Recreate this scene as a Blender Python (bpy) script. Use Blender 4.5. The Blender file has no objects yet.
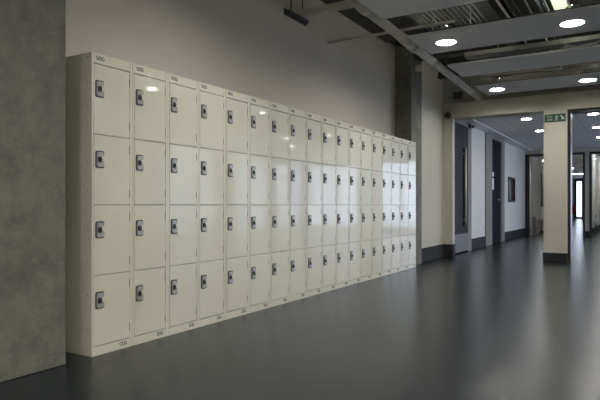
import bpy, bmesh, math, random
from mathutils import Vector, Matrix
random.seed(7)
S = bpy.context.scene
C = S.collection
PI = math.pi

# ------------------------------------------------------------------ materials
def new_mat(name):
    m = bpy.data.materials.new(name); m.use_nodes = True
    nt = m.node_tree
    return m, nt, nt.nodes['Principled BSDF']

def mat(name, col, rough=0.5, metal=0.0, spec=0.5, noise=0.0, nscale=8.0, bump=0.0, bscale=60.0,
        coat=0.0, coat_rough=0.1, rvar=0.0, emit=None, estr=0.0):
    m, nt, b = new_mat(name)
    b.inputs['Base Color'].default_value = (*col, 1)
    b.inputs['Roughness'].default_value = rough
    b.inputs['Metallic'].default_value = metal
    b.inputs['Specular IOR Level'].default_value = spec
    b.inputs['Coat Weight'].default_value = coat
    b.inputs['Coat Roughness'].default_value = coat_rough
    if emit:
        b.inputs['Emission Color'].default_value = (*emit, 1)
        b.inputs['Emission Strength'].default_value = estr
    tc = nt.nodes.new('ShaderNodeTexCoord')
    if noise > 0 or rvar > 0:
        n = nt.nodes.new('ShaderNodeTexNoise'); n.inputs['Scale'].default_value = nscale
        n.inputs['Detail'].default_value = 5
        nt.links.new(tc.outputs['Object'], n.inputs['Vector'])
        if noise > 0:
            r = nt.nodes.new('ShaderNodeMapRange')
            r.inputs['From Min'].default_value = 0.25; r.inputs['From Max'].default_value = 0.75
            r.inputs['To Min'].default_value = 1 - noise; r.inputs['To Max'].default_value = 1 + noise
            nt.links.new(n.outputs['Fac'], r.inputs['Value'])
            mx = nt.nodes.new('ShaderNodeVectorMath'); mx.operation = 'SCALE'
            mx.inputs[0].default_value = col
            nt.links.new(r.outputs['Result'], mx.inputs['Scale'])
            nt.links.new(mx.outputs['Vector'], b.inputs['Base Color'])
        if rvar > 0:
            r2 = nt.nodes.new('ShaderNodeMapRange')
            r2.inputs['From Min'].default_value = 0.25; r2.inputs['From Max'].default_value = 0.75
            r2.inputs['To Min'].default_value = rough - rvar; r2.inputs['To Max'].default_value = rough + rvar
            nt.links.new(n.outputs['Fac'], r2.inputs['Value'])
            nt.links.new(r2.outputs['Result'], b.inputs['Roughness'])
    if bump > 0:
        n2 = nt.nodes.new('ShaderNodeTexNoise'); n2.inputs['Scale'].default_value = bscale
        n2.inputs['Detail'].default_value = 4
        nt.links.new(tc.outputs['Object'], n2.inputs['Vector'])
        bp = nt.nodes.new('ShaderNodeBump'); bp.inputs['Strength'].default_value = bump
        bp.inputs['Distance'].default_value = 0.01
        nt.links.new(n2.outputs['Fac'], bp.inputs['Height'])
        nt.links.new(bp.outputs['Normal'], b.inputs['Normal'])
    return m

def concrete(name, c0, c1):
    m, nt, b = new_mat(name)
    b.inputs['Roughness'].default_value = 0.8
    tc = nt.nodes.new('ShaderNodeTexCoord')
    n = nt.nodes.new('ShaderNodeTexNoise'); n.inputs['Scale'].default_value = 4.5; n.inputs['Detail'].default_value = 12
    n.inputs['Roughness'].default_value = 0.78
    nt.links.new(tc.outputs['Object'], n.inputs['Vector'])
    r = nt.nodes.new('ShaderNodeValToRGB')
    r.color_ramp.elements[0].position = 0.3; r.color_ramp.elements[0].color = (*c0, 1)
    r.color_ramp.elements[1].position = 0.72; r.color_ramp.elements[1].color = (*c1, 1)
    nt.links.new(n.outputs['Fac'], r.inputs['Fac'])
    # small blow holes
    v = nt.nodes.new('ShaderNodeTexVoronoi'); v.inputs['Scale'].default_value = 22
    nt.links.new(tc.outputs['Object'], v.inputs['Vector'])
    mr = nt.nodes.new('ShaderNodeMapRange'); mr.inputs['From Min'].default_value = 0.02; mr.inputs['From Max'].default_value = 0.10
    mr.inputs['To Min'].default_value = 0.45; mr.inputs['To Max'].default_value = 1.0
    nt.links.new(v.outputs['Distance'], mr.inputs['Value'])
    mx = nt.nodes.new('ShaderNodeVectorMath'); mx.operation = 'SCALE'
    nt.links.new(r.outputs['Color'], mx.inputs[0]); nt.links.new(mr.outputs['Result'], mx.inputs['Scale'])
    nt.links.new(mx.outputs['Vector'], b.inputs['Base Color'])
    bp = nt.nodes.new('ShaderNodeBump'); bp.inputs['Strength'].default_value = 0.35; bp.inputs['Distance'].default_value = 0.01
    nt.links.new(n.outputs['Fac'], bp.inputs['Height']); nt.links.new(bp.outputs['Normal'], b.inputs['Normal'])
    return m

def grid_mat(name, col, line, px, py, w=0.012, rough=0.6):
    """flat tiles with thin joints on X / Y pitches (object space)"""
    m, nt, b = new_mat(name)
    b.inputs['Roughness'].default_value = rough
    tc = nt.nodes.new('ShaderNodeTexCoord'); sep = nt.nodes.new('ShaderNodeSeparateXYZ')
    nt.links.new(tc.outputs['Object'], sep.inputs['Vector'])
    outs = []
    for ax, p in (('X', px), ('Y', py)):
        pp = nt.nodes.new('ShaderNodeMath'); pp.operation = 'PINGPONG'; pp.inputs[1].default_value = p / 2
        nt.links.new(sep.outputs[ax], pp.inputs[0])
        lt = nt.nodes.new('ShaderNodeMath'); lt.operation = 'LESS_THAN'; lt.inputs[1].default_value = w / 2
        nt.links.new(pp.outputs[0], lt.inputs[0]); outs.append(lt)
    mxm = nt.nodes.new('ShaderNodeMath'); mxm.operation = 'MAXIMUM'
    nt.links.new(outs[0].outputs[0], mxm.inputs[0]); nt.links.new(outs[1].outputs[0], mxm.inputs[1])
    mix = nt.nodes.new('ShaderNodeMix'); mix.data_type = 'RGBA'
    mix.inputs['A'].default_value = (*col, 1); mix.inputs['B'].default_value = (*line, 1)
    nt.links.new(mxm.outputs[0], mix.inputs['Factor'])
    nt.links.new(mix.outputs['Result'], b.inputs['Base Color'])
    return m

def pane_mat(name, tint, refl=0.12):
    m = bpy.data.materials.new(name); m.use_nodes = True
    nt = m.node_tree; nt.nodes.clear()
    o = nt.nodes.new('ShaderNodeOutputMaterial'); t = nt.nodes.new('ShaderNodeBsdfTransparent')
    g = nt.nodes.new('ShaderNodeBsdfGlossy'); mix = nt.nodes.new('ShaderNodeMixShader')
    t.inputs['Color'].default_value = (*tint, 1); g.inputs['Roughness'].default_value = 0.02
    mix.inputs['Fac'].default_value = refl
    nt.links.new(t.outputs[0], mix.inputs[1]); nt.links.new(g.outputs[0], mix.inputs[2])
    nt.links.new(mix.outputs[0], o.inputs['Surface'])
    return m

M = {}
M['locker'] = mat('locker_paint', (0.66, 0.642, 0.535), 0.38, spec=0.45, coat=0.5, coat_rough=0.05, bump=0.012, bscale=7)
M['locker_in'] = mat('locker_inner', (0.33, 0.32, 0.27), 0.5)
M['lock_grey'] = mat('lock_grey', (0.36, 0.36, 0.35), 0.5)
M['lock_dark'] = mat('lock_dark', (0.035, 0.037, 0.042), 0.4)
M['badge'] = mat('badge_print', (0.05, 0.05, 0.05), 0.5)
M['wall'] = mat('wall_paint', (0.53, 0.495, 0.445), 0.75, noise=0.03, nscale=1.3)
M['wall_cream'] = mat('wall_cream', (0.46, 0.447, 0.385), 0.7, noise=0.02, nscale=1.5)
M['wall_white'] = mat('wall_white', (0.60, 0.585, 0.56), 0.65, noise=0.02, nscale=1.5)
M['wall_shaded'] = mat('wall_shaded_grey', (0.22, 0.21, 0.19), 0.8, noise=0.1, nscale=2)  # wall colour darkened for the shade above the hanging panels
M['skirt'] = mat('skirting_black', (0.020, 0.020, 0.023), 0.75, spec=0.25)
M['concrete'] = concrete('concrete', (0.075, 0.076, 0.063), (0.22, 0.218, 0.184))
M['floor'] = mat('floor_vinyl', (0.0105, 0.0155, 0.0200), 0.25, spec=0.31, noise=0.10, nscale=90, bump=0.03, bscale=160)
M['panel'] = mat('ceiling_panel_paint', (0.62, 0.64, 0.68), 0.5)
M['panel_edge'] = mat('panel_edge_dark', (0.06, 0.06, 0.06), 0.5)
M['deck'] = mat('deck_steel', (0.60, 0.60, 0.56), 0.24, metal=1.0, noise=0.15, nscale=3)
M['steel_dark'] = mat('steel_dark', (0.045, 0.043, 0.04), 0.6)
M['galv'] = mat('galvanised', (0.42, 0.42, 0.40), 0.35, metal=0.7, noise=0.12, nscale=12)
M['pipe'] = mat('pipe_grey', (0.55, 0.54, 0.50), 0.6, noise=0.06, nscale=5)
M['chrome'] = mat('chrome', (0.65, 0.66, 0.68), 0.18, metal=1.0)
M['white_plastic'] = mat('white_plastic', (0.7, 0.7, 0.7), 0.4)
M['black'] = mat('black_plastic', (0.012, 0.012, 0.014), 0.35)
M['frame_black'] = mat('frame_black', (0.016, 0.016, 0.02), 0.4)
M['door_grey'] = mat('door_grey', (0.045, 0.047, 0.054), 0.8, spec=0.08)
M['door_navy'] = mat('door_navy', (0.012, 0.012, 0.018), 0.8, spec=0.08)
M['frame_grey'] = mat('frame_grey', (0.22, 0.205, 0.19), 0.7, spec=0.15)
M['kick'] = mat('kick_steel', (0.17, 0.17, 0.18), 0.6, metal=0.2, spec=0.2)
M['vision'] = mat('vision_glass_dark', (0.004, 0.004, 0.006), 0.9, spec=0.03)
M['paper'] = mat('paper', (0.72, 0.72, 0.74), 0.7)
M['green'] = mat('sign_green', (0.010, 0.055, 0.032), 0.5)
M['sign_white'] = mat('sign_white', (0.42, 0.50, 0.44), 0.5)
M['red'] = mat('extinguisher_red', (0.45, 0.02, 0.02), 0.3)
M['beige_door'] = mat('door_beige', (0.50, 0.44, 0.37), 0.5)
M['soffit'] = grid_mat('soffit_tiles', (0.70, 0.68, 0.69), (0.52, 0.51, 0.52), 0.6, 0.6, 0.014)
M['soffit_plain'] = mat('soffit_plain', (0.72, 0.70, 0.71), 0.6)
M['glass'] = pane_mat('pane_glass', (0.93, 0.95, 0.97), 0.10)
M['glass_dark'] = mat('pane_grey', (0.10, 0.105, 0.115), 0.08, spec=0.8)
LAMP = (1.0, 0.95, 0.87)
M['lamp'] = mat('lamp_diffuser', (0.9, 0.9, 0.9), 0.5, emit=LAMP, estr=88.0)
M['lamp_bay'] = mat('lamp_diffuser_bay', (0.9, 0.9, 0.9), 0.5, emit=(1.0, 0.95, 0.88), estr=36.0)
M['lamp_square'] = mat('lamp_square_diffuser', (0.9, 0.9, 0.9), 0.5, emit=(0.88, 0.93, 1.0), estr=15.0)
M['uplamp'] = mat('lamp_upper_vent', (0.9, 0.9, 0.9), 0.5, emit=(1.0, 0.95, 0.82), estr=130.0)
M['tube'] = mat('tube_diffuser', (0.85, 0.9, 0.8), 0.5, emit=(0.88, 1.0, 0.72), estr=0.42)

# ------------------------------------------------------------------ mesh helpers
def B(): return bmesh.new()

def box(bm, x0, x1, y0, y1, z0, z1, bev=0.0, mi=0, seg=2):
    r = bmesh.ops.create_cube(bm, size=1.0)
    vs = r['verts']
    for v in vs:
        v.co = Vector(((x0 + x1) / 2 + v.co.x * (x1 - x0), (y0 + y1) / 2 + v.co.y * (y1 - y0), (z0 + z1) / 2 + v.co.z * (z1 - z0)))
    fs = list({f for v in vs for f in v.link_faces})
    for f in fs: f.material_index = mi
    if bev > 0:
        es = list({e for f in fs for e in f.edges})
        r = bmesh.ops.bevel(bm, geom=es, offset=bev, segments=seg, affect='EDGES', profile=0.5)
        for f in r['faces']: f.material_index = mi

def cyl(bm, p0, p1, r0, r1=None, n=20, mi=0, cap=True, smooth=True):
    p0, p1 = Vector(p0), Vector(p1); r1 = r0 if r1 is None else r1
    d = p1 - p0
    q = d.to_track_quat('Z', 'Y').to_matrix().to_4x4()
    r = bmesh.ops.create_cone(bm, cap_ends=cap, segments=n, radius1=r0, radius2=r1, depth=d.length,
                              matrix=Matrix.Translation((p0 + p1) / 2) @ q)
    for f in {f for v in r['verts'] for f in v.link_faces}:
        f.material_index = mi
        if smooth and len(f.verts) == 4: f.smooth = True

def tube(bm, pts, r, n=12, mi=0):
    for a, b in zip(pts[:-1], pts[1:]): cyl(bm, a, b, r, n=n, mi=mi)
    for p in pts[1:-1]:
        q = bmesh.ops.create_uvsphere(bm, u_segments=n, v_segments=8, radius=r, matrix=Matrix.Translation(Vector(p)))
        for f in {f for v in q['verts'] for f in v.link_faces}: f.material_index = mi; f.smooth = True

def prism(bm, pts, axis, a0, a1, mi=0):
    """extrude a polygon (u,v) along an axis; axis x: (u,v)=(y,z), y: (x,z), z: (x,y)"""
    def P(u, v, a): return {'x': (a, u, v), 'y': (u, a, v), 'z': (u, v, a)}[axis]
    v0 = [bm.verts.new(P(u, v, a0)) for u, v in pts]; v1 = [bm.verts.new(P(u, v, a1)) for u, v in pts]
    n = len(pts); fs = [bm.faces.new(v0), bm.faces.new(v1)]
    for i in range(n): fs.append(bm.faces.new((v0[i], v0[(i + 1) % n], v1[(i + 1) % n], v1[i])))
    for f in fs: f.material_index = mi
    bmesh.ops.recalc_face_normals(bm, faces=fs)

def ring(bm, cu, cv, ru, rv, w, axis, a0, a1, slant=0.0, n=14, mi=0):
    def P(u, v, a): return {'x': (a, u, v), 'y': (u, a, v), 'z': (u, v, a)}[axis]
    L = []
    for a in (a0, a1):
        o, i = [], []
        for k in range(n):
            t = 2 * PI * k / n
            for lst, k2 in ((o, 1.0), (i, None)):
                uu = (ru if k2 else ru - w) * math.cos(t); vv = (rv if k2 else rv - w) * math.sin(t)
                lst.append(bm.verts.new(P(cu + uu + slant * vv, cv + vv, a)))
        L.append((o, i))
    fs = []
    for k in range(n):
        j = (k + 1) % n
        (o0, i0), (o1, i1) = L
        fs += [bm.faces.new((o0[k], o0[j], i0[j], i0[k])), bm.faces.new((o1[k], o1[j], i1[j], i1[k])),
               bm.faces.new((o0[k], o0[j], o1[j], o1[k])), bm.faces.new((i0[k], i0[j], i1[j], i1[k]))]
    for f in fs: f.material_index = mi
    bmesh.ops.recalc_face_normals(bm, faces=fs)

def rrect(cu, cv, w, h, r, n=4):
    pts = []
    for sx, sy, a0 in ((1, -1, -90), (1, 1, 0), (-1, 1, 90), (-1, -1, 180)):
        for k in range(n + 1):
            a = math.radians(a0 + 90 * k / n)
            pts.append((cu + sx * (w / 2 - r) + r * math.cos(a), cv + sy * (h / 2 - r) + r * math.sin(a)))
    return pts

def obj(name, bm, mats, parent=None, loc=(0, 0, 0)):
    me = bpy.data.meshes.new(name); bm.to_mesh(me); bm.free()
    for m in (mats if isinstance(mats, (list, tuple)) else [mats]): me.materials.append(m)
    o = bpy.data.objects.new(name, me); C.objects.link(o); o.location = loc
    if parent: o.parent = parent
    return o

def tag(o, label, cat, group=None):
    o['label'] = label; o['category'] = cat
    if group: o['group'] = group
    return o

def thing(name, label, cat, loc=(0, 0, 0), group=None, rz=0):
    o = bpy.data.objects.new(name, None); C.objects.link(o); o.location = loc; o.rotation_euler = (0, 0, rz)
    o.empty_display_size = 0.1
    return tag(o, label, cat, group)

def struct(name, bm, m, label, cat='structure', parent=None, loc=(0, 0, 0)):
    o = obj(name, bm, m, parent, loc)
    if not parent:
        o['kind'] = 'structure'; o['label'] = label; o['category'] = cat
    return o

def sbox(name, dims, m, label, cat, bev=0.0):
    bm = B(); box(bm, *dims, bev=bev)
    return struct(name, bm, m, label, cat)

def dup(root, loc):
    r = root.copy(); C.objects.link(r); r.location = loc
    kids = []
    for ch in list(root.children):
        c = ch.copy(); C.objects.link(c); c.parent = r; kids.append(c)
        for g in list(ch.children):
            d = g.copy(); C.objects.link(d); d.parent = c
    return r

# ------------------------------------------------------------------ dimensions
XW = -0.33        # wall behind the lockers
XB = -0.12        # wall of the lobby beyond the beam
YB = 7.48         # beam line
YP = 15.5         # glazed partition
XR = 7.6          # window side of the hall
YN = -5.0         # wall behind the camera
ZD = 3.25         # underside of the steel deck
ZP = 2.65         # underside of the ceiling panels
ZS = 2.50         # ceiling of the lobby

# ------------------------------------------------------------------ shell
sbox('floor', (-3.0, XR + 0.3, YN - 0.3, 40.0, -0.12, 0.0), M['floor'], 'dark grey glossy vinyl floor of the hall and lobby', 'floor')
sbox('wall_left', (XW - 0.15, XW, -5.0, 5.65, 0, ZD), M['wall'], 'beige painted wall behind and above the lockers', 'wall')
sbox('wall_left_2', (-0.35, -0.16, 6.10, YB, 0, ZD), M['wall_cream'], 'cream wall between the far concrete pillar and the beam', 'wall')
sbox('wall_back', (-0.6, XR + 0.2, YN - 0.15, YN, 0, ZD), M['wall_cream'], 'plain cream wall at the near end of the hall', 'wall')

# concrete pillars
bm = B(); box(bm, -0.45, 0.0, -1.30, -0.172, 0, ZD, bev=0.006)
struct('concrete_pillar', bm, M['concrete'], 'large rough grey concrete pillar at the near left, beside the first locker', 'pillar')
bm = B(); box(bm, -0.50, -0.08, 5.65, 6.11, 0, ZD, bev=0.005)
struct('concrete_pillar', bm, M['concrete'], 'slim grey concrete pillar behind the far end of the locker row', 'pillar')

# nib and beam carrying the lobby ceiling
sbox('wall_nib', (-0.30, 0.0, YB, 7.62, 0, 2.42), M['wall_cream'], 'narrow cream wall return under the left end of the beam', 'wall')
sbox('beam', (-0.30, XR + 0.1, YB, 7.80, 2.40, 2.66), M['wall_cream'], 'cream downstand beam between hall and lobby', 'beam')
sbox('wall_upper', (-0.35, XR + 0.1, 7.52, 7.66, 2.66, ZD), M['wall_shaded'], 'wall strip above the cream beam, its shade put into a dull grey', 'wall')
bm = B(); box(bm, 1.46, 1.80, YB, 7.84, 0, 2.40, bev=0.003)
struct('pillar', bm, M['wall_cream'], 'square cream painted pillar with black base under the beam', 'pillar')
bm = B(); box(bm, 1.45, 1.81, YB - 0.012, 7.85, 0, 0.14)
struct('baseboard_pillar', bm, M['skirt'], 'black skirting around the cream pillar', 'skirting')
bm = B(); box(bm, 1.80, 1.845, 7.56, 7.80, 0, 2.40); box(bm, 1.845, 4.99, 7.56, 7.80, 2.355, 2.40)
struct('trim_2', bm, M['frame_black'], 'black frame lining the opening right of the cream pillar under the beam', 'trim')
bm = B(); box(bm, 5.0, 5.34, YB, 7.84, 0, 2.40, bev=0.003)
struct('pillar', bm, M['wall_cream'], 'second square cream pillar under the beam, nearer the windows', 'pillar')

# skirtings on the left
bm = B(); box(bm, -0.165, -0.145, 6.11, YB, 0, 0.215, bev=0.003)
box(bm, -0.16, 0.012, YB - 0.015, YB, 0, 0.215, bev=0.003)
box(bm, 0.0, 0.012, YB, 7.62, 0, 0.215, bev=0.003)
struct('baseboard_left', bm, M['skirt'], 'black skirting on the cream wall beyond the lockers', 'skirting')

# lobby left wall with two doors and one small window (openings left free)
D1 = (7.62, 8.80); D2 = (10.45, 12.40)
bm = B()
box(bm, XB - 0.15, XB, 9.05, D2[0], 0, ZS)
box(bm, XB - 0.15, XB, D2[1], 12.95, 0, ZS); box(bm, XB - 0.15, XB, 13.90, YP + 0.1, 0, ZS)
box(bm, XB - 0.15, XB, 12.95, 13.90, 0, 0.97); box(bm, XB - 0.15, XB, 12.95, 13.90, 1.63, ZS)
struct('wall_lobby_left', bm, M['wall_white'], 'white lobby wall with two doors and a small window', 'wall')
bm = B()
for a, b in ((9.07, D2[0]), (D2[1], YP)): box(bm, XB - 0.01, XB + 0.015, a, b, 0, 0.215, bev=0.003)
struct('baseboard_lobby', bm, M['skirt'], 'black skirting along the white lobby wall', 'skirting')

sbox('wall_lobby_light_block', (-0.50, -0.28, 7.5, YP, 0, 2.7), M['wall_shaded'], 'unseen wall added behind the lobby doors to block stray daylight', 'wall')  # added to stop sky light leaking past the doors
# door nearest the beam: grey leaf, vision slot, long pull handle, kick plate
bm = B(); box(bm, -0.20, -0.07, 8.80, 9.06, 0, ZS); box(bm, -0.20, -0.08, 7.62, 7.66, 0, ZS); box(bm, -0.20, -0.07, 7.62, 9.06, 2.40, ZS)
d1 = struct('door_1', bm, M['frame_grey'], 'tall grey door with long steel pull handle next to the beam', 'door')
bm = B(); box(bm, -0.115, -0.065, 7.67, 8.43, 0.02, 2.39, bev=0.003); box(bm, -0.115, -0.065, 8.60, 8.79, 0.02, 2.39, bev=0.003)
box(bm, -0.115, -0.065, 8.43, 8.60, 0.02, 0.50); box(bm, -0.115, -0.065, 8.43, 8.60, 1.97, 2.39)
obj('leaf', bm, M['door_grey'], d1)
bm = B(); box(bm, -0.10, -0.08, 8.425, 8.605, 0.49, 1.98); obj('vision_panel', bm, M['vision'], d1)
bm = B(); cyl(bm, (-0.02, 8.44, 0.50), (-0.02, 8.44, 1.98), 0.02)
for z in (0.62, 1.86): cyl(bm, (-0.07, 8.42, z), (-0.02, 8.44, z), 0.010)
o = obj('handle', bm, M['pipe'], d1); o['label'] = 'long vertical steel pull handle'
bm = B(); box(bm, -0.065, -0.060, 7.69, 8.77, 0.03, 0.36); obj('kick_plate', bm, M['kick'], d1)

# second door, dark navy, papers pinned on it
bm = B(); box(bm, -0.20, -0.095, 10.42, 11.02, 0, ZS); box(bm, -0.20, -0.10, 12.08, 12.43, 0, ZS); box(bm, -0.2, -0.10, 11.0, 12.1, 2.42, ZS)
d2 = struct('door_2', bm, M['frame_grey'], 'dark door in a wide grey frame in the white lobby wall', 'door')
bm = B(); box(bm, -0.19, -0.14, 11.02, 12.08, 0.01, 2.42, bev=0.003); obj('leaf', bm, M['door_navy'], d2)
bm = B(); cyl(bm, (-0.14, 11.85, 1.02), (-0.09, 11.85, 1.02), 0.012); cyl(bm, (-0.09, 11.86, 1.02), (-0.09, 11.73, 1.02), 0.011)
cyl(bm, (-0.141, 11.85, 1.02), (-0.134, 11.85, 1.02), 0.028); obj('handle', bm, M['chrome'], d2)
for nm, z0, z1, lb in (('notice', 1.26, 1.52, 'larger white paper notice on the dark lobby door'),
                       ('notice', 1.56, 1.66, 'small white paper notice above another on the dark lobby door')):
    bm = B(); box(bm, -0.1395, -0.136, 11.14, 11.38, z0, z1); tag(obj(nm, bm, M['paper']), lb, 'notice', 'notices on the dark door')

# small window in lobby wall
bm = B()
for a in ((12.95, 13.00, 0.97, 1.63), (13.85, 13.90, 0.97, 1.63), (13.0, 13.85, 0.97, 1.02), (13.0, 13.85, 1.58, 1.63)):
    box(bm, -0.2, XB + 0.012, *a[:2], *a[2:])
w = struct('window_1', bm, M['frame_black'], 'small dark framed window in the white lobby wall', 'window')
bm = B(); box(bm, -0.17, -0.16, 13.0, 13.85, 1.02, 1.58); obj('pane', bm, M['glass_dark'], w)

# lobby ceiling
sbox('ceiling_lobby', (0.12, XR + 0.1, 7.80, YP, ZS, ZS + 0.1), M['soffit'], 'pale tiled lobby ceiling with round downlights', 'ceiling')
sbox('ceiling_margin', (XB - 0.2, 0.12, 7.62, YP, ZS - 0.015, ZS + 0.1), M['soffit_plain'], 'plain pale ceiling margin along the lobby wall', 'ceiling')

# partition at the back of the lobby: black frames, cream posts
bm = B()
box(bm, XB, 1.0, YP, YP + 0.12, 2.37, ZS); box(bm, 1.0, XR + 0.1, YP, YP + 0.12, 2.37, ZS)
box(bm, 0.98, 1.06, YP, YP + 0.12, 0, 2.37); box(bm, 1.47, 1.59, YP, YP + 0.12, 0, 2.37)
box(bm, 2.6, 2.8, YP, YP + 0.12, 0, 2.37); box(bm, 2.8, XR + 0.1, YP, YP + 0.12, 0, 0.06)
struct('wall_partition', bm, M['wall_cream'], 'cream partition with black framed openings at the back of the lobby', 'wall')
bm = B(); box(bm, 1.455, 1.605, YP - 0.012, YP + 0.13, 0, 0.16); box(bm, 2.61, 2.80, YP - 0.012, YP, 0, 0.16)
struct('baseboard_partition', bm, M['skirt'], 'black skirting at the foot of the cream partition post', 'skirting')
def frame(n, x0, x1, label):
    bm = B()
    j = 0.11 if n == 3 else 0.055
    box(bm, x0, x0 + j, YP - 0.02, YP + 0.14, 0, 2.39); box(bm, x1 - 0.055, x1, YP - 0.02, YP + 0.14, 0, 2.39)
    box(bm, x0 + j, x1 - 0.055, YP - 0.02, YP + 0.14, 2.33, 2.39)
    return struct('door_%d' % n, bm, M['frame_black'], label, 'door')
d3 = frame(3, -0.11, 0.98, 'black framed opening left of the cream pillar with its leaf ajar')
bm = B(); box(bm, -0.05, 0.86, -0.02, 0.02, 0.01, 2.32, bev=0.003)
lf = obj('leaf', bm, M['beige_door'], d3, loc=(0.05, YP + 0.16, 0)); lf.rotation_euler = (0, 0, math.radians(84))
bm = B(); box(bm, -0.045, 0.30, -0.028, -0.02, 0.02, 0.55); kp = obj('kick_plate', bm, M['kick'], lf)
d4 = frame(4, 1.045, 1.475, 'black framed opening just right of the cream pillar onto the corridor')
d5 = frame(5, 1.585, 2.60, 'black framed opening at the right edge with a steel pull handle')
bm = B(); box(bm, 0, 0.04, 0, 0.85, 0.01, 2.31); 
lf = obj('leaf', bm, M['glass'], d5, loc=(1.66, YP + 0.14, 0))
bm = B(); cyl(bm, (0.07, 0.10, 0.18), (0.07, 0.10, 0.62), 0.02); cyl(bm, (0.03, 0.10, 0.25), (0.07, 0.10, 0.25), 0.012); cyl(bm, (0.03, 0.10, 0.55), (0.07, 0.10, 0.55), 0.012)
obj('handle', bm, M['chrome'], lf)

# corridor beyond the partition
sbox('wall_corridor_left', (-1.05, -0.90, YP + 0.12, 38.0, 0, 2.7), M['wall_cream'], 'cream corridor wall beyond the partition on the left', 'wall')
bm = B(); box(bm, 1.50, 1.58, YP + 0.14, 38.0, 0, 2.7)
struct('wall_corridor_right', bm, M['wall_cream'], 'cream wall dividing the corridor from the room at the right edge', 'wall')
sbox('baseboard_corridor', (1.58, 1.595, YP + 1.2, 38.0, 0, 0.2), M['skirt'], 'black skirting on the dividing wall at the right edge', 'skirting')
sbox('wall_room_right', (2.70, 2.85, YP + 0.12, 38.0, 0, 2.7), M['wall_cream'], 'cream far wall of the room beyond the partition', 'wall')
sbox('ceiling_corridor', (-1.05, 2.85, YP + 0.12, 38.2, 2.62, 2.75), M['soffit_plain'], 'pale corridor ceiling beyond the partition', 'ceiling')
sbox('beam_corridor', (-0.9, 1.5, 23.0, 23.4, 2.46, 2.62), M['soffit_plain'], 'dark downstand across the corridor', 'beam')
sbox('wall_left_end', (-1.05, XB, YP, YP + 0.12, 0, 2.7), M['wall_cream'], 'short return wall at the back of the lobby', 'wall')
bm = B(); box(bm, -0.905, -0.86, 24.3, 25.2, 0, 2.35)
struct('door_6', bm, M['frame_black'], 'dark door on the corridor wall seen through the left opening', 'door')
# corridor end with a tall bright window
bm = B(); box(bm, -1.05, -0.66, 38.0, 38.15, 0, 2.7); box(bm, -0.32, 2.85, 38.0, 38.15, 0, 2.7)
box(bm, -0.66, -0.32, 38.0, 38.15, 0, 0.10); box(bm, -0.66, -0.32, 38.0, 38.15, 2.47, 2.7)
struct('wall_corridor_end', bm, M['wall_white'], 'pale end wall of the corridor around the bright window', 'wall')
bm = B()
box(bm, -0.75, -0.635, 37.95, 38.1, 0.02, 2.55); box(bm, -0.345, -0.24, 37.95, 38.1, 0.02, 2.55)
box(bm, -0.635, -0.345, 37.95, 38.1, 2.42, 2.55); box(bm, -0.635, -0.345, 37.95, 38.1, 0.02, 0.14)
w2 = struct('window_2', bm, M['frame_black'], 'tall narrow bright window at the far end of the corridor', 'window')
bm = B(); box(bm, -0.635, -0.345, 38.03, 38.04, 0.14, 2.42); obj('pane', bm, M['glass'], w2)

# window side of the hall and lobby (right, out of the frame): big windows with daylight
bm = B()
WIN = [(8.3, 10.5), (10.9, 13.1), (13.5, 15.2)]
ys = [YN] + [v for a in WIN for v in a] + [YP + 0.12]
for a, b in zip(ys[0::2], ys[1::2]): box(bm, XR, XR + 0.2, a, b, 0, ZD)
for a, b in WIN: box(bm, XR, XR + 0.2, a, b, 0, 0.06); box(bm, XR, XR + 0.2, a, b, 2.4, ZD)
struct('wall_right', bm, M['wall_cream'], 'cream window wall on the right of hall and lobby', 'wall')
for k, (a, b) in enumerate(WIN):
    bm = B()
    for c in (a, (a + b) / 2 - 0.03, b - 0.06): box(bm, XR + 0.05, XR + 0.13, c, c + 0.06, 0.06, 2.4)
    for z in (0.06, 2.34): box(bm, XR + 0.05, XR + 0.13, a + 0.06, b - 0.06, z, z + 0.06)
    w = struct('window_%d' % (k + 3), bm, M['frame_black'], 'wide black framed window in the right wall, %s from the near end' % ('first', 'second', 'third', 'fourth')[k], 'window')
    bm = B(); box(bm, XR + 0.085, XR + 0.092, a + 0.06, b - 0.06, 0.12, 2.34); obj('pane', bm, M['glass'], w)

bm = B()
for k in range(5): box(bm, 2.80 + k * 1.185, 2.86 + k * 1.185, YP + 0.02, YP + 0.10, 0.06, 2.37)
for z in (0.06, 2.31):
    for k in range(4): box(bm, 2.86 + k * 1.185, 2.80 + (k + 1) * 1.185, YP + 0.02, YP + 0.10, z, z + 0.06)
w = struct('window_7', bm, M['frame_black'], 'wide black framed glazing at the back of the lobby on the right', 'window')
for k in range(4):
    bm = B(); box(bm, 2.86 + k * 1.185, 2.80 + (k + 1) * 1.185, YP + 0.055, YP + 0.062, 0.12, 2.31); obj('pane', bm, M['glass'], w)

# ------------------------------------------------------------------ ceiling of the hall
bm = B()
x = XW - 0.2; pitch = 0.062
while x < XR + 0.2:
    prof = [(x, ZD + 0.05), (x, ZD), (x + 0.026, ZD), (x + 0.033, ZD + 0.026), (x + 0.055, ZD + 0.026), (x + pitch, ZD), (x + pitch, ZD + 0.05)]
    prism(bm, prof, 'y', YN - 0.2, 7.7)
    x += pitch
struct('ceiling', bm, M['deck'], 'ribbed galvanised steel deck above the ceiling panels', 'ceiling')
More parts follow.
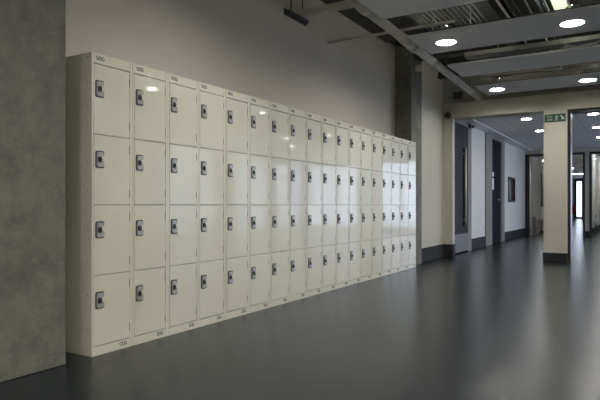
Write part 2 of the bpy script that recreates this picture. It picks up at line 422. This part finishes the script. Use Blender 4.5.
# dark purlins along the deck
for y, lb in ((0.2, 'first'), (2.35, 'second'), (5.85, 'third'), (7.2, 'fourth')):
    bm = B()
    prism(bm, [(y - 0.07, ZD - 0.2), (y + 0.07, ZD - 0.2), (y + 0.07, ZD - 0.185), (y + 0.006, ZD - 0.185), (y + 0.006, ZD - 0.012), (y + 0.07, ZD - 0.012),
               (y + 0.07, ZD), (y - 0.07, ZD), (y - 0.07, ZD - 0.012), (y - 0.006, ZD - 0.012), (y - 0.006, ZD - 0.185), (y - 0.07, ZD - 0.185)], 'x', XW, XR)
    struct('beam_steel', bm, M['steel_dark'], 'dark steel beam under the deck, %s along the hall' % lb, 'beam')
# dark edge board where the deck meets the wall above the lockers
bm = B()
for k in range(14): 
    y0 = -0.9 + k * 0.62
    if y0 + 0.61 > 5.65: break
    box(bm, XW, XW + 0.62, y0, y0 + 0.606, ZD - 0.035, ZD - 0.002)
struct('trim_1', bm, M['steel_dark'], 'dark boards under the deck along the locker wall', 'trim')

# long ceiling panels
LX = [0.98 + 1.23 * i for i in range(6)]
def plate_with_holes(bm, L, h, holes, r, t):
    # flat tray with round holes: plain boxes between square cells, each cell a square with a circle cut out
    q = 0.16; x = 0.0
    for c in holes:
        box(bm, x, c - q, -h, h, 0, t); x = c + q
        box(bm, c - q, c + q, -h, -q, 0, t); box(bm, c - q, c + q, q, h, 0, t)
        n = 32; low, up = [], []
        for z, lst in ((0, low), (t, up)):
            for k in range(n):
                a = 2 * PI * k / n; ca, sa = math.cos(a), math.sin(a); m = max(abs(ca), abs(sa))
                lst.append((bm.verts.new((c + r * ca, r * sa, z)), bm.verts.new((c + q * ca / m, q * sa / m, z))))
        fs = []
        for k in range(n):
            j = (k + 1) % n
            fs += [bm.faces.new((low[k][0], low[j][0], low[j][1], low[k][1])), bm.faces.new((up[k][0], up[k][1], up[j][1], up[j][0])),
                   bm.faces.new((low[k][0], up[k][0], up[j][0], low[j][0]))]
        bmesh.ops.recalc_face_normals(bm, faces=fs)
    box(bm, x, L, -h, h, 0, t)
def ceiling_panel(y0, y1, label, holes=None):
    t = thing('ceiling_panel', label, 'ceiling panel', (0.69, (y0 + y1) / 2, ZP), 'hanging ceiling panels')
    h = (y1 - y0) / 2; L = 6.75
    bm = B()
    if holes is None: box(bm, 0, L, -h, h, 0, 0.022, bev=0.003)
    else: plate_with_holes(bm, L, h, [x - 0.69 for x in holes], 0.108, 0.022)
    obj('tray', bm, M['panel'], t)
    bm = B()
    box(bm, 0.004, L, -h + 0.003, -h + 0.018, 0.022, 0.034); box(bm, 0.004, L, h - 0.018, h - 0.003, 0.022, 0.034)
    box(bm, 0.004, 0.018, -h + 0.018, h - 0.018, 0.022, 0.034)
    obj('upstand', bm, M['panel_edge'], t)
    for xx in (0.5, 2.5, 4.5, 6.2):
        bm = B(); cyl(bm, (xx, 0.2, 0.022), (xx, 0.2, ZD - ZP), 0.005, n=8); obj('hanger_rod', bm, M['galv'], t)
    return t
ceiling_panel(2.02, 2.75, 'pale grey hanging panel nearest the camera, cut by the top edge')
ceiling_panel(3.42, 4.17, 'pale grey hanging panel with the two largest round lights', LX)
ceiling_panel(4.83, 5.53, 'pale grey hanging panel without lights, between the two lit ones')
ceiling_panel(6.27, 7.01, 'pale grey hanging panel with round lights nearest the cream beam', [x - 0.06 for x in LX])
ceiling_panel(0.58, 1.31, 'pale grey hanging panel behind the nearest one, above the camera side', LX)
ceiling_panel(-2.27, -1.53, 'pale grey hanging panel behind the camera', LX)
ceiling_panel(-4.37, -3.63, 'pale grey hanging panel added out of view at the near end wall to carry extra lights', LX)  # unseen panel, added with its lights to brighten the locker side

# ------------------------------------------------------------------ downlights
def lathe(bm, prof, n=32):
    rings = [[bm.verts.new((r * math.cos(2 * PI * k / n), r * math.sin(2 * PI * k / n), z)) for k in range(n)] for r, z in prof]
    for a, b in zip(rings[:-1], rings[1:]):
        for k in range(n):
            f = bm.faces.new((a[k], a[(k + 1) % n], b[(k + 1) % n], b[k])); f.smooth = True
RC = 0.018      # how far the diffuser sits up inside the can
def downlight_proto():
    t = thing('downlight', 'downlight', 'ceiling light', (0, 0, 0), 'round ceiling downlights')
    bm = B(); lathe(bm, [(0.104, 0.0), (0.108, -0.006), (0.130, -0.006), (0.134, -0.0005), (0.104, 0.0)]); bmesh.ops.recalc_face_normals(bm, faces=bm.faces[:])
    obj('trim_ring', bm, M['white_plastic'], t)
    bm = B(); lathe(bm, [(0.1045, 0.0), (0.098, RC)]); lathe(bm, [(0.107, RC + 0.004), (0.107, 0.0)])
    obj('reflector', bm, M['white_plastic'], t)
    bm = B(); bmesh.ops.create_circle(bm, cap_ends=True, segments=32, radius=0.098, matrix=Matrix.Translation((0, 0, RC)) @ Matrix.Rotation(PI, 4, 'X'))
    obj('diffuser', bm, M['lamp'], t)
    bm = B(); cyl(bm, (0, 0, RC + 0.004), (0, 0, 0.11), 0.107, n=32); cyl(bm, (0, 0, 0.11), (0, 0, 0.16), 0.06, n=24); obj('housing', bm, M['galv'], t)
    return t
dl = downlight_proto()
spots = []
names_x = ['leftmost', 'second', 'third', 'fourth', 'fifth', 'sixth']
row_lbl = {3.795: 'on the panel with the largest lights', 6.64: 'on the panel nearest the beam', 0.945: 'on the panel above the camera side', -1.9: 'on the panel behind the camera', -4.0: 'in the unseen row added at the near end wall'}
first = True
for y in (3.795, 6.64, 0.945, -1.9, -4.0):  # last row is an addition behind the camera, lifting the near lockers
    for i in range(6):
        x = 0.98 + 1.23 * i - (0.06 if y > 6 else 0)
        lb = 'bright round downlight, %s %s' % (names_x[i], row_lbl[y])
        if first: o = dl; o.location = (x, y, ZP); first = False
        else: o = dup(dl, (x, y, ZP))
        o['label'] = lb
# upper vents of the housings spill light onto the deck
vbm = B(); cyl(vbm, (0, 0, 0.16), (0, 0, 0.17), 0.03, n=16)
vme = bpy.data.meshes.new('vent'); vbm.to_mesh(vme); vbm.free(); vme.materials.append(M['uplamp'])
for o in [o for o in C.objects if o.name.startswith('downlight')]:
    v = bpy.data.objects.new('vent', vme); C.objects.link(v); v.parent = o
# lobby lights (lower ceiling, no open housing)
def bay_proto():
    t = thing('downlight', 'lobby', 'ceiling light', (0, 0, 0), 'round lobby downlights')
    bm = B(); cyl(bm, (0, 0, -0.012), (0, 0, 0.0), 0.10, 0.11, n=28); obj('trim_ring', bm, M['white_plastic'], t)
    bm = B(); bmesh.ops.create_circle(bm, cap_ends=True, segments=28, radius=0.083, matrix=Matrix.Translation((0, 0, -0.014)) @ Matrix.Rotation(PI, 4, 'X'))
    obj('diffuser', bm, M['lamp_bay'], t)
    return t
bl = bay_proto(); first = True
colw = ['left', 'second', 'third', 'fourth', 'fifth']
roww = ['first', 'second', 'third', 'fourth']
for j, y in enumerate((8.86, 10.78, 12.75)):
    for i in range(5):
        x = 0.98 + 1.10 * i - 0.04 * j
        if j == 2 and i == 0: continue
        if first: o = bl; o.location = (x, y, ZS); first = False
        else: o = dup(bl, (x, y, ZS))
        o['label'] = 'round lobby downlight in the %s row beyond the beam, %s column from the left' % (roww[j], 'first' if i == 0 else colw[i])
# corridor lights beyond the partition, and a side room pair added to brighten it
for k, (x, y, rm) in enumerate(((-0.1, 18.0, 'corridor'), (-0.1, 21.2, 'corridor'), (-0.1, 26.5, 'corridor'), (-0.1, 32.0, 'corridor'), (2.15, 17.6, 'right-hand room, added to brighten it'), (2.15, 21.0, 'right-hand room, added to brighten it'))):
    w_ = ['first', 'second', 'third', 'last'][k if k < 4 else k - 4]
    t = thing('ceiling_light', 'square lit ceiling panel, %s from the partition in the %s' % (w_, rm), 'ceiling light', (x, y, 2.62), 'square lights beyond the partition')
    bm = B(); box(bm, -0.31, 0.31, -0.31, 0.31, -0.02, 0, bev=0.003); obj('frame', bm, M['white_plastic'], t)
    bm = B(); box(bm, -0.28, 0.28, -0.28, 0.28, -0.026, -0.018); obj('diffuser', bm, M['lamp_square'], t)

# ------------------------------------------------------------------ services under the deck
t = thing('waste_pipe', 'thick grey pipe with collars running along the left ends of the ceiling panels', 'pipe', (0, 0, 0))
pa, pb = Vector((0.645, 1.2, 2.70)), Vector((0.455, 7.52, 2.70))
def along(y): return pa + (pb - pa) * ((y - pa.y) / (pb.y - pa.y))
bm = B(); cyl(bm, pa, pb, 0.048, n=28); obj('pipe_run', bm, M['pipe'], t)
for y0, y1, r in ((2.42, 2.56, 0.056), (3.55, 3.85, 0.056), (3.87, 4.0, 0.062), (5.9, 5.98, 0.054), (7.42, 7.5, 0.062)):
    bm = B(); cyl(bm, along(y0), along(y1), r, n=28); obj('collar', bm, M['pipe'], t)
for y in (2.2, 4.7, 6.9):
    bm = B(); c = along(y); cyl(bm, c - Vector((0, 0.012, 0)), c + Vector((0, 0.012, 0)), 0.055, n=24); cyl(bm, c + Vector((0, 0, 0.05)), (c.x, c.y, ZD), 0.005, n=8)
    obj('pipe_bracket', bm, M['galv'], t)

bm = B(); cyl(bm, (XW, 3.53, 2.775), (1.15, 3.53, 2.775), 0.016, n=16); cyl(bm, (XW, 3.53, 2.775), (XW + 0.012, 3.53, 2.775), 0.035, n=16)
tag(obj('conduit', bm, M['pipe']), 'thin pale pipe running straight out of the wall above the lockers', 'pipe')

t = thing('pipe_support', 'short slotted steel strut on a dark wall bracket near the top edge', 'bracket', (XW, 2.9, 2.89))
bm = B(); box(bm, 0.0, 1.25, -0.03, 0.03, -0.005, 0.065, bev=0.004); obj('strut', bm, M['pipe'], t)
bm = B()
for k in range(15): box(bm, 0.06 + k * 0.058, 0.09 + k * 0.058, -0.012, 0.012, -0.0056, -0.003)
obj('slot', bm, M['galv'], t)['kind'] = 'stuff'
bm = B(); box(bm, 0.0, 0.05, -0.28, 0.12, -0.045, -0.005, bev=0.004); box(bm, 0.0, 0.012, -0.30, 0.14, -0.055, 0.005); obj('wall_channel', bm, M['steel_dark'], t)
for y in (-0.20, 0.03):
    bm = B(); cyl(bm, (0.025, y, -0.005), (0.025, y, ZD - 2.92), 0.007, n=10); obj('rod', bm, M['steel_dark'], t)

def tray(x0, x1, y, z, w, label, m='galv', name='cable_tray'):
    t = thing(name, label, 'cable tray', (x0, y, z))
    bm = B(); box(bm, 0, x1 - x0, -w / 2, w / 2, 0, 0.008); obj('tray_base', bm, M[m], t)
    for s in (-1, 1):
        bm = B(); box(bm, 0, x1 - x0, s * w / 2 - 0.004, s * w / 2 + 0.004, 0, 0.055); obj('side_rail', bm, M[m], t)
    bm = B()
    for k in range(3): tube(bm, [(0.02, -w / 3 + k * w / 3, 0.022), ((x1 - x0) / 2, -w / 3 + k * w / 3 + 0.012, 0.022), (x1 - x0 - 0.02, -w / 3 + k * w / 3, 0.022)], 0.010, n=8)
    obj('cables', bm, M['steel_dark'], t)
    return t
tray(0.85, 6.8, 5.12, 2.79, 0.17, 'pale cable tray above the gap in front of the unlit panel', 'galv')
tray(0.75, 6.8, 7.24, 2.72, 0.12, 'grey cable tray just in front of the cream beam')
def conduit(a, b, r, label, m='galv', cat='pipe'):
    bm = B(); cyl(bm, a, b, r, n=14)
    return tag(obj('conduit', bm, M[m]), label, cat)
conduit((0.75, 6.36, 2.78), (XR + 0.02, 6.36, 2.78), 0.02, 'shiny conduit crossing above the panel nearest the beam', 'chrome')
conduit((1.87, 1.5, 2.98), (1.87, 7.3, 2.98), 0.018, 'leftmost of the shiny conduits left of the strip light', 'chrome')
conduit((1.925, 1.5, 2.98), (1.925, 7.3, 2.98), 0.016, 'shiny conduit next to the strip light', 'chrome')
conduit((1.765, 1.5, 2.98), (1.765, 7.3, 2.98), 0.010, 'thin conduit left of the shiny pair above the largest lights', 'galv')
conduit((1.50, 1.5, 3.02), (1.50, 5.6, 3.02), 0.014, 'pale conduit along the dark beam above the largest lights', 'pipe')
bm = B(); box(bm, 1.28, 1.42, 1.5, 5.6, 3.0, 3.18)
struct('beam_steel', bm, M['steel_dark'], 'dark steel beam along the hall above the largest lights', 'beam')
bm = B(); box(bm, 1.60, 6.6, 2.0, 7.2, 3.10, 3.14)  # black sheet in place of the unlit void under the deck
struct('ceiling_void_sheet', bm, M['steel_dark'], 'black sheet under the deck on the right, standing in for the dark void', 'ceiling')['kind'] = 'structure'
t = thing('strip_light', 'greenish white strip light above the gap near the top edge', 'ceiling light', (2.05, 4.2, 2.98))
bm = B(); box(bm, -0.075, 0.075, -0.75, 0.75, 0.03, 0.08, bev=0.004); obj('housing', bm, M['white_plastic'], t)
bm = B(); box(bm, -0.065, 0.065, -0.73, 0.73, 0.0, 0.03, bev=0.008); obj('diffuser', bm, M['tube'], t)
bm = B()
for y in (-0.6, 0.6): cyl(bm, (0, y, 0.08), (0, y, 0.12), 0.006, n=8)
obj('hanger_rod', bm, M['galv'], t)
# loose cable loop in the gap
bm = B(); pts = []
for k in range(15):
    u = k / 14; pts.append((1.98 + 0.42 * u, 5.03, 2.80 - 0.10 * math.sin(PI * u) + 0.02 * math.sin(5 * u)))
tube(bm, pts, 0.006, n=8); tag(obj('loose_cable', bm, M['pipe']), 'thin loose cable sagging in the gap right of centre', 'cable')

# grille, dome camera, small camera, junction box, sign, socket
t = thing('vent_grille', 'small dark square grille high above the left end of the beam', 'vent', (0.085, 7.52, 2.79))
bm = B(); box(bm, -0.085, 0.085, -0.018, 0, -0.065, 0.065, bev=0.003); obj('backing', bm, M['black'], t)
for k in range(6):
    bm = B(); box(bm, -0.075, 0.075, -0.024, -0.016, -0.052 + k * 0.02, -0.044 + k * 0.02); obj('slat', bm, M['steel_dark'], t)
t = thing('dome_camera', 'black round dome on the cream wall return below the beam', 'camera', (-0.075, YB, 2.455))
bm = B(); cyl(bm, (0, 0, 0), (0, -0.03, 0), 0.055, n=24); obj('base', bm, M['black'], t)
bm = B(); r = bmesh.ops.create_uvsphere(bm, u_segments=20, v_segments=12, radius=0.045, matrix=Matrix.Translation((0, -0.03, 0)))
for f in bm.faces: f.smooth = True
obj('dome', bm, M['black'], t)
t = thing('security_camera', 'tiny dark camera high on the white lobby wall by the beam', 'camera', (XB, 9.20, 2.50))
bm = B(); cyl(bm, (-0.02, 0, 0), (0.05, 0, 0), 0.012); cyl(bm, (0.05, 0, 0.02), (0.05, 0, -0.03), 0.014); obj('bracket', bm, M['white_plastic'], t)
bm = B(); cyl(bm, (0.05, 0.05, -0.03), (0.055, -0.06, -0.05), 0.022); obj('body', bm, M['black'], t)
t = thing('junction_box', 'round grey box high on the far concrete pillar beside the thick pipe', 'box', (-0.02, 5.86, 2.93))
bm = B(); cyl(bm, (-0.075, 0, 0), (0.03, 0, 0), 0.055, n=24); obj('body', bm, M['pipe'], t)
bm = B(); cyl(bm, (0.03, 0, 0), (0.042, 0, 0), 0.062, n=24); obj('lid', bm, M['pipe'], t)
t = thing('wall_socket', 'small white socket low on the white lobby wall', 'socket', (XB, 10.30, 0.42))
bm = B(); box(bm, 0, 0.012, -0.045, 0.045, -0.045, 0.045, bev=0.003); obj('plate', bm, M['white_plastic'], t)
bm = B(); box(bm, 0.0115, 0.0135, -0.012, 0.012, -0.02, 0.02); obj('switch', bm, M['lock_grey'], t)

# exit sign
t = thing('exit_sign', 'green fire exit sign with running figure high on the cream pillar', 'sign', (1.63, YB, 2.272))
bm = B(); box(bm, -0.15, 0.15, -0.012, 0, -0.062, 0.062, bev=0.002); obj('panel', bm, M['green'], t)
def text(body, size, loc):
    cu = bpy.data.curves.new('lettering', 'FONT'); cu.body = body; cu.size = size; cu.extrude = 0.0008
    cu.align_x = 'CENTER'; cu.align_y = 'CENTER'; cu.space_line = 0.85
    o = bpy.data.objects.new('tmp_text', cu); C.objects.link(o)
    dg = bpy.context.evaluated_depsgraph_get()
    me = bpy.data.meshes.new_from_object(o.evaluated_get(dg)); bpy.data.objects.remove(o)
    me.materials.append(M['sign_white'])
    n = bpy.data.objects.new('lettering', me); C.objects.link(n); n.parent = t; n.location = loc; n.rotation_euler = (PI / 2, 0, 0)
    return n
text('Fire\nexit', 0.052, (-0.078, -0.0135, 0.002))
bm = B()   # running figure
ring_y = (-0.0145, -0.012)
cyl(bm, (0.028, -0.0145, 0.036), (0.028, -0.012, 0.036), 0.010, n=14)
for a in ([(0.008, 0.022), (0.030, 0.024), (0.034, 0.018), (0.024, -0.012), (0.014, -0.012), (0.016, 0.012)],
          [(0.014, -0.010), (0.026, -0.014), (0.040, -0.030), (0.036, -0.048), (0.028, -0.048), (0.030, -0.034), (0.016, -0.020)],
          [(0.014, -0.010), (0.018, -0.022), (0.004, -0.040), (-0.012, -0.042), (-0.012, -0.034), (0.002, -0.030)],
          [(0.028, 0.022), (0.044, 0.006), (0.050, 0.010), (0.034, 0.026)], [(0.008, 0.022), (-0.008, 0.006), (-0.004, 0.000), (0.012, 0.014)]):
    prism(bm, a, 'y', *ring_y)
obj('running_figure', bm, M['sign_white'], t)
bm = B()   # arrow pointing down and to the right
prism(bm, [(0.072, 0.040), (0.084, 0.046), (0.116, 0.004), (0.128, 0.016), (0.130, -0.034), (0.082, -0.022), (0.098, -0.012)], 'y', *ring_y)
obj('arrow', bm, M['sign_white'], t)

# fire extinguisher far down the corridor
t = thing('fire_extinguisher', 'red fire extinguisher by the bright window at the corridor end', 'extinguisher', (-0.71, 36.8, 0.0))
bm = B(); cyl(bm, (0, 0, 0.30), (0, 0, 0.82), 0.10, n=20); cyl(bm, (0, 0, 0.82), (0, 0, 0.90), 0.10, 0.035, n=20); obj('cylinder', bm, M['red'], t)
bm = B(); cyl(bm, (0, 0, 0.90), (0, 0, 0.97), 0.03); box(bm, -0.02, 0.13, -0.015, 0.015, 0.96, 0.99); box(bm, -0.02, 0.11, -0.015, 0.015, 1.02, 1.04); obj('valve', bm, M['black'], t)
bm = B(); tube(bm, [(0.02, -0.03, 0.94), (0.13, -0.05, 0.90), (0.14, -0.05, 0.65), (0.125, -0.05, 0.45)], 0.016, n=8); obj('hose', bm, M['black'], t)
bm = B(); cyl(bm, (0, 0, 0), (0, 0, 0.30), 0.03); cyl(bm, (0, 0, 0), (0, 0, 0.02), 0.14, n=20); obj('stand', bm, M['steel_dark'], t)

# white chair with chrome legs glimpsed through the left opening
t = thing('chair', 'white shell chair with chrome legs seen through the left opening beside the pillar', 'chair', (0.36, 16.3, 0), rz=math.radians(200))
bm = B(); prism(bm, [(-0.22, 0.44), (0.20, 0.43), (0.23, 0.45), (0.30, 0.84), (0.275, 0.845), (0.20, 0.465), (-0.22, 0.465)], 'x', -0.21, 0.21); obj('seat_shell', bm, M['white_plastic'], t)
for sx in (-1, 1):
    for sy in (-1, 1):
        bm = B(); cyl(bm, (sx * 0.18, sy * 0.16, 0.44), (sx * 0.22, sy * 0.22, 0.0), 0.012, n=10); obj('leg', bm, M['chrome'], t)
t = thing('cabinet', 'low beige cabinet just inside the left opening behind the white chair', 'cabinet', (0.10, 18.0, 0))
bm = B(); box(bm, -0.22, 0.22, -0.4, 0.4, 0.05, 0.80, bev=0.004); obj('body', bm, M['beige_door'], t)
for s in (-1, 1):
    bm = B(); box(bm, 0.22, 0.236, min(s * 0.005, s * 0.39), max(s * 0.005, s * 0.39), 0.07, 0.78, bev=0.002); d = obj('door', bm, M['beige_door'], t)
    bm = B(); cyl(bm, (0.25, s * 0.04, 0.40), (0.25, s * 0.04, 0.52), 0.006, n=8); cyl(bm, (0.236, s * 0.04, 0.46), (0.25, s * 0.04, 0.46), 0.005, n=8); obj('handle', bm, M['chrome'], d)
bm = B(); box(bm, -0.20, 0.20, -0.38, 0.38, 0.0, 0.05); obj('plinth', bm, M['skirt'], t)

# ------------------------------------------------------------------ lockers
NL = 18; W = 0.3122; D = 0.30; H = 1.80
ZT, ZB_ = 1.737, 0.057          # top of the top door, bottom of the bottom door
PH = (ZT - ZB_) / 4
Y0, Y1 = 0.0155, W - 0.0235       # door edges
def locker_proto():
    t = thing('locker', 'x', 'locker', (0, 0, 0), 'row of white four-door lockers')
    bm = B()
    G = 0.0006
    box(bm, -D, -0.0, G, G + 0.0135, 0, H, bev=0.0015, seg=1)                 # side panels with front returns
    box(bm, -D, -0.0, W - G - 0.0205, W - G, 0, H, bev=0.0015, seg=1)
    box(bm, -D, -D + 0.002, 0.014, W - 0.021, 0, H, mi=0)                     # back
    box(bm, -D, -0.0005, 0.0142, W - 0.0212, ZT + 0.002, H, bev=0.0015, seg=1)   # fascia / top
    box(bm, -D, -0.0005, 0.0142, W - 0.0212, 0, ZB_ - 0.002, bev=0.0015, seg=1)  # plinth / bottom
    for k in range(1, 4):                                                     # shelves
        z = ZB_ + k * PH
        box(bm, -D + 0.002, -0.007, 0.0142, W - 0.0212, z - 0.008, z + 0.008, mi=1)
    # rivets on the side near the front
    for z in (0.045, 0.16, 0.36, 0.56, 0.75, 0.98, 1.15, 1.37, 1.48, 1.62, 1.775):
        cyl(bm, (-0.035, G - 0.0004, z), (-0.035, G + 0.001, z), 0.004, n=8, mi=2)
    obj('body', bm, [M['locker'], M['locker_in'], M['badge']], t)
    # ring badges on fascia and plinth
    for cy, cz in ((0.062, 1.772), (0.238, 0.033)):
        bm = B()
        for k in range(3): ring(bm, cy + (k - 1) * 0.0195, cz, 0.0105, 0.0125, 0.0042, 'x', -0.0006, 0.0006, slant=-0.25)
        obj('badge', bm, M['badge'], t)['label'] = 'dark printed badge of three rings'
    # door with lock and two hinges
    bm = B(); h2 = PH - 0.005
    box(bm, -0.018, 0.0008, 0, Y1 - Y0, 0, h2, bev=0.0014, seg=2)
    dm = obj('door', bm, M['locker'], t)
    # lock: rounded plate with a bite out of the right side
    def plate(w, h, r, bite):
        p = rrect(0, 0, w, h, r, 5)
        out = []; done = False
        for i, (u, v) in enumerate(p):
            out.append((u, v))
            if not done and u > w / 2 - 0.001 and v < 0 and i + 1 < len(p) and p[i + 1][1] > 0:
                b0, b1, dp = bite
                out += [(w / 2, b0 - 0.004), (w / 2 - 0.004, b0), (w / 2 - dp + 0.003, b0 + 0.002), (w / 2 - dp, b0 + 0.007),
                        (w / 2 - dp, b1 - 0.007), (w / 2 - dp + 0.003, b1 - 0.002), (w / 2 - 0.004, b1), (w / 2, b1 + 0.004)]
                done = True
        return out
    bm = B()
    prism(bm, plate(0.061, 0.102, 0.012, (-0.012, 0.022, 0.017)), 'x', 0, 0.004, mi=1)
    prism(bm, plate(0.049, 0.088, 0.010, (-0.010, 0.020, 0.018)), 'x', 0.004, 0.010, mi=0)
    prism(bm, rrect(0.0, 0.034, 0.034, 0.014, 0.005), 'x', 0.010, 0.012, mi=2)
    prism(bm, rrect(-0.006, -0.001, 0.030, 0.034, 0.008), 'x', 0.010, 0.0112, mi=1)
    cyl(bm, (0.010, -0.006, -0.001), (0.020, -0.006, -0.001), 0.010, n=16, mi=3)
    prism(bm, rrect(0.0, -0.034, 0.036, 0.012, 0.004), 'x', 0.010, 0.0112, mi=2)
    lk = obj('lock', bm, [M['lock_grey'], M['lock_dark'], M['galv'], M['black']], dm, loc=(0.0015, 0.0405, h2 - 0.146))
    lk['label'] = 'grey metal lock plate with dark knob'
    for zc in (0.07, h2 - 0.07):
        bm = B(); box(bm, -0.0002, 0.0018, Y1 - Y0 - 0.0045, Y1 - Y0 - 0.0012, zc - 0.026, zc + 0.026)
        obj('hinge', bm, M['lock_dark'], dm)
    dm.location = (0, Y0, ZB_ + 0.0025)
    for k in range(1, 4):
        d = dm.copy(); C.objects.link(d); d.parent = t; d.location = (0, Y0, ZB_ + 0.0025 + k * PH)
        for g in list(dm.children):
            gg = g.copy(); C.objects.link(gg); gg.parent = d
    return t
lp = locker_proto()
ORD = ['first', 'second', 'third', 'fourth', 'fifth', 'sixth', 'seventh', 'eighth', 'ninth', 'tenth', 'eleventh', 'twelfth',
       'thirteenth', 'fourteenth', 'fifteenth', 'sixteenth', 'seventeenth', 'eighteenth']
for k in range(NL):
    o = lp if k == 0 else dup(lp, (0, k * W, 0))
    if k == 0: lb = 'tall white four-door steel locker nearest the camera, its bare side facing the concrete pillar'
    elif k == NL - 1: lb = 'last white four-door steel locker of the row, against the far concrete pillar'
    else: lb = 'white four-door steel locker, %s in the row from the near concrete pillar' % ORD[k]
    o['label'] = lb
    for c in o.children:
        if c.name.startswith('door'):
            c.rotation_euler = (0, math.radians(random.uniform(-0.3, 0.3)), math.radians(random.uniform(-0.22, 0.22)))

# ------------------------------------------------------------------ daylight
w = bpy.data.worlds.new('World'); S.world = w; w.use_nodes = True
bg = w.node_tree.nodes['Background']; bg.inputs['Color'].default_value = (0.70, 0.81, 1.0, 1); bg.inputs['Strength'].default_value = 3.2
def portal(name, loc, rot, sx, sy):
    l = bpy.data.lights.new(name, 'AREA'); l.shape = 'RECTANGLE'; l.size = sx; l.size_y = sy
    l.cycles.is_portal = True
    o = bpy.data.objects.new(name, l); C.objects.link(o); o.location = loc; o.rotation_euler = rot
for a, b in WIN:
    portal('window_portal', (XR + 0.22, (a + b) / 2, 1.33), (0, PI / 2, 0), 2.2, b - a)
portal('window_portal', (5.2, YP + 0.14, 1.31), (-PI / 2, 0, 0), 4.8, 2.1)
portal('window_portal', (-0.49, 38.2, 1.28), (-PI / 2, 0, 0), 0.4, 2.4)

# ------------------------------------------------------------------ camera
cd = bpy.data.cameras.new('camera'); cam = bpy.data.objects.new('camera', cd); C.objects.link(cam)
f = 560.0
cd.sensor_fit = 'HORIZONTAL'; cd.sensor_width = 36.0; cd.lens = 36.0 * f / 600.0
cam.location = (2.752, -2.187, 0.8965)
th = math.atan2(338, f)
cam.rotation_euler = (PI / 2, 0, th)
cd.shift_y = 5.0 / 600.0
cd.clip_start = 0.05; cd.clip_end = 200
S.camera = cam

vs = S.view_settings
S.display_settings.display_device = 'sRGB'
vs.view_transform = 'Standard'; vs.look = 'None'; vs.exposure = 0.95; vs.gamma = 1.0; vs.use_curve_mapping = False
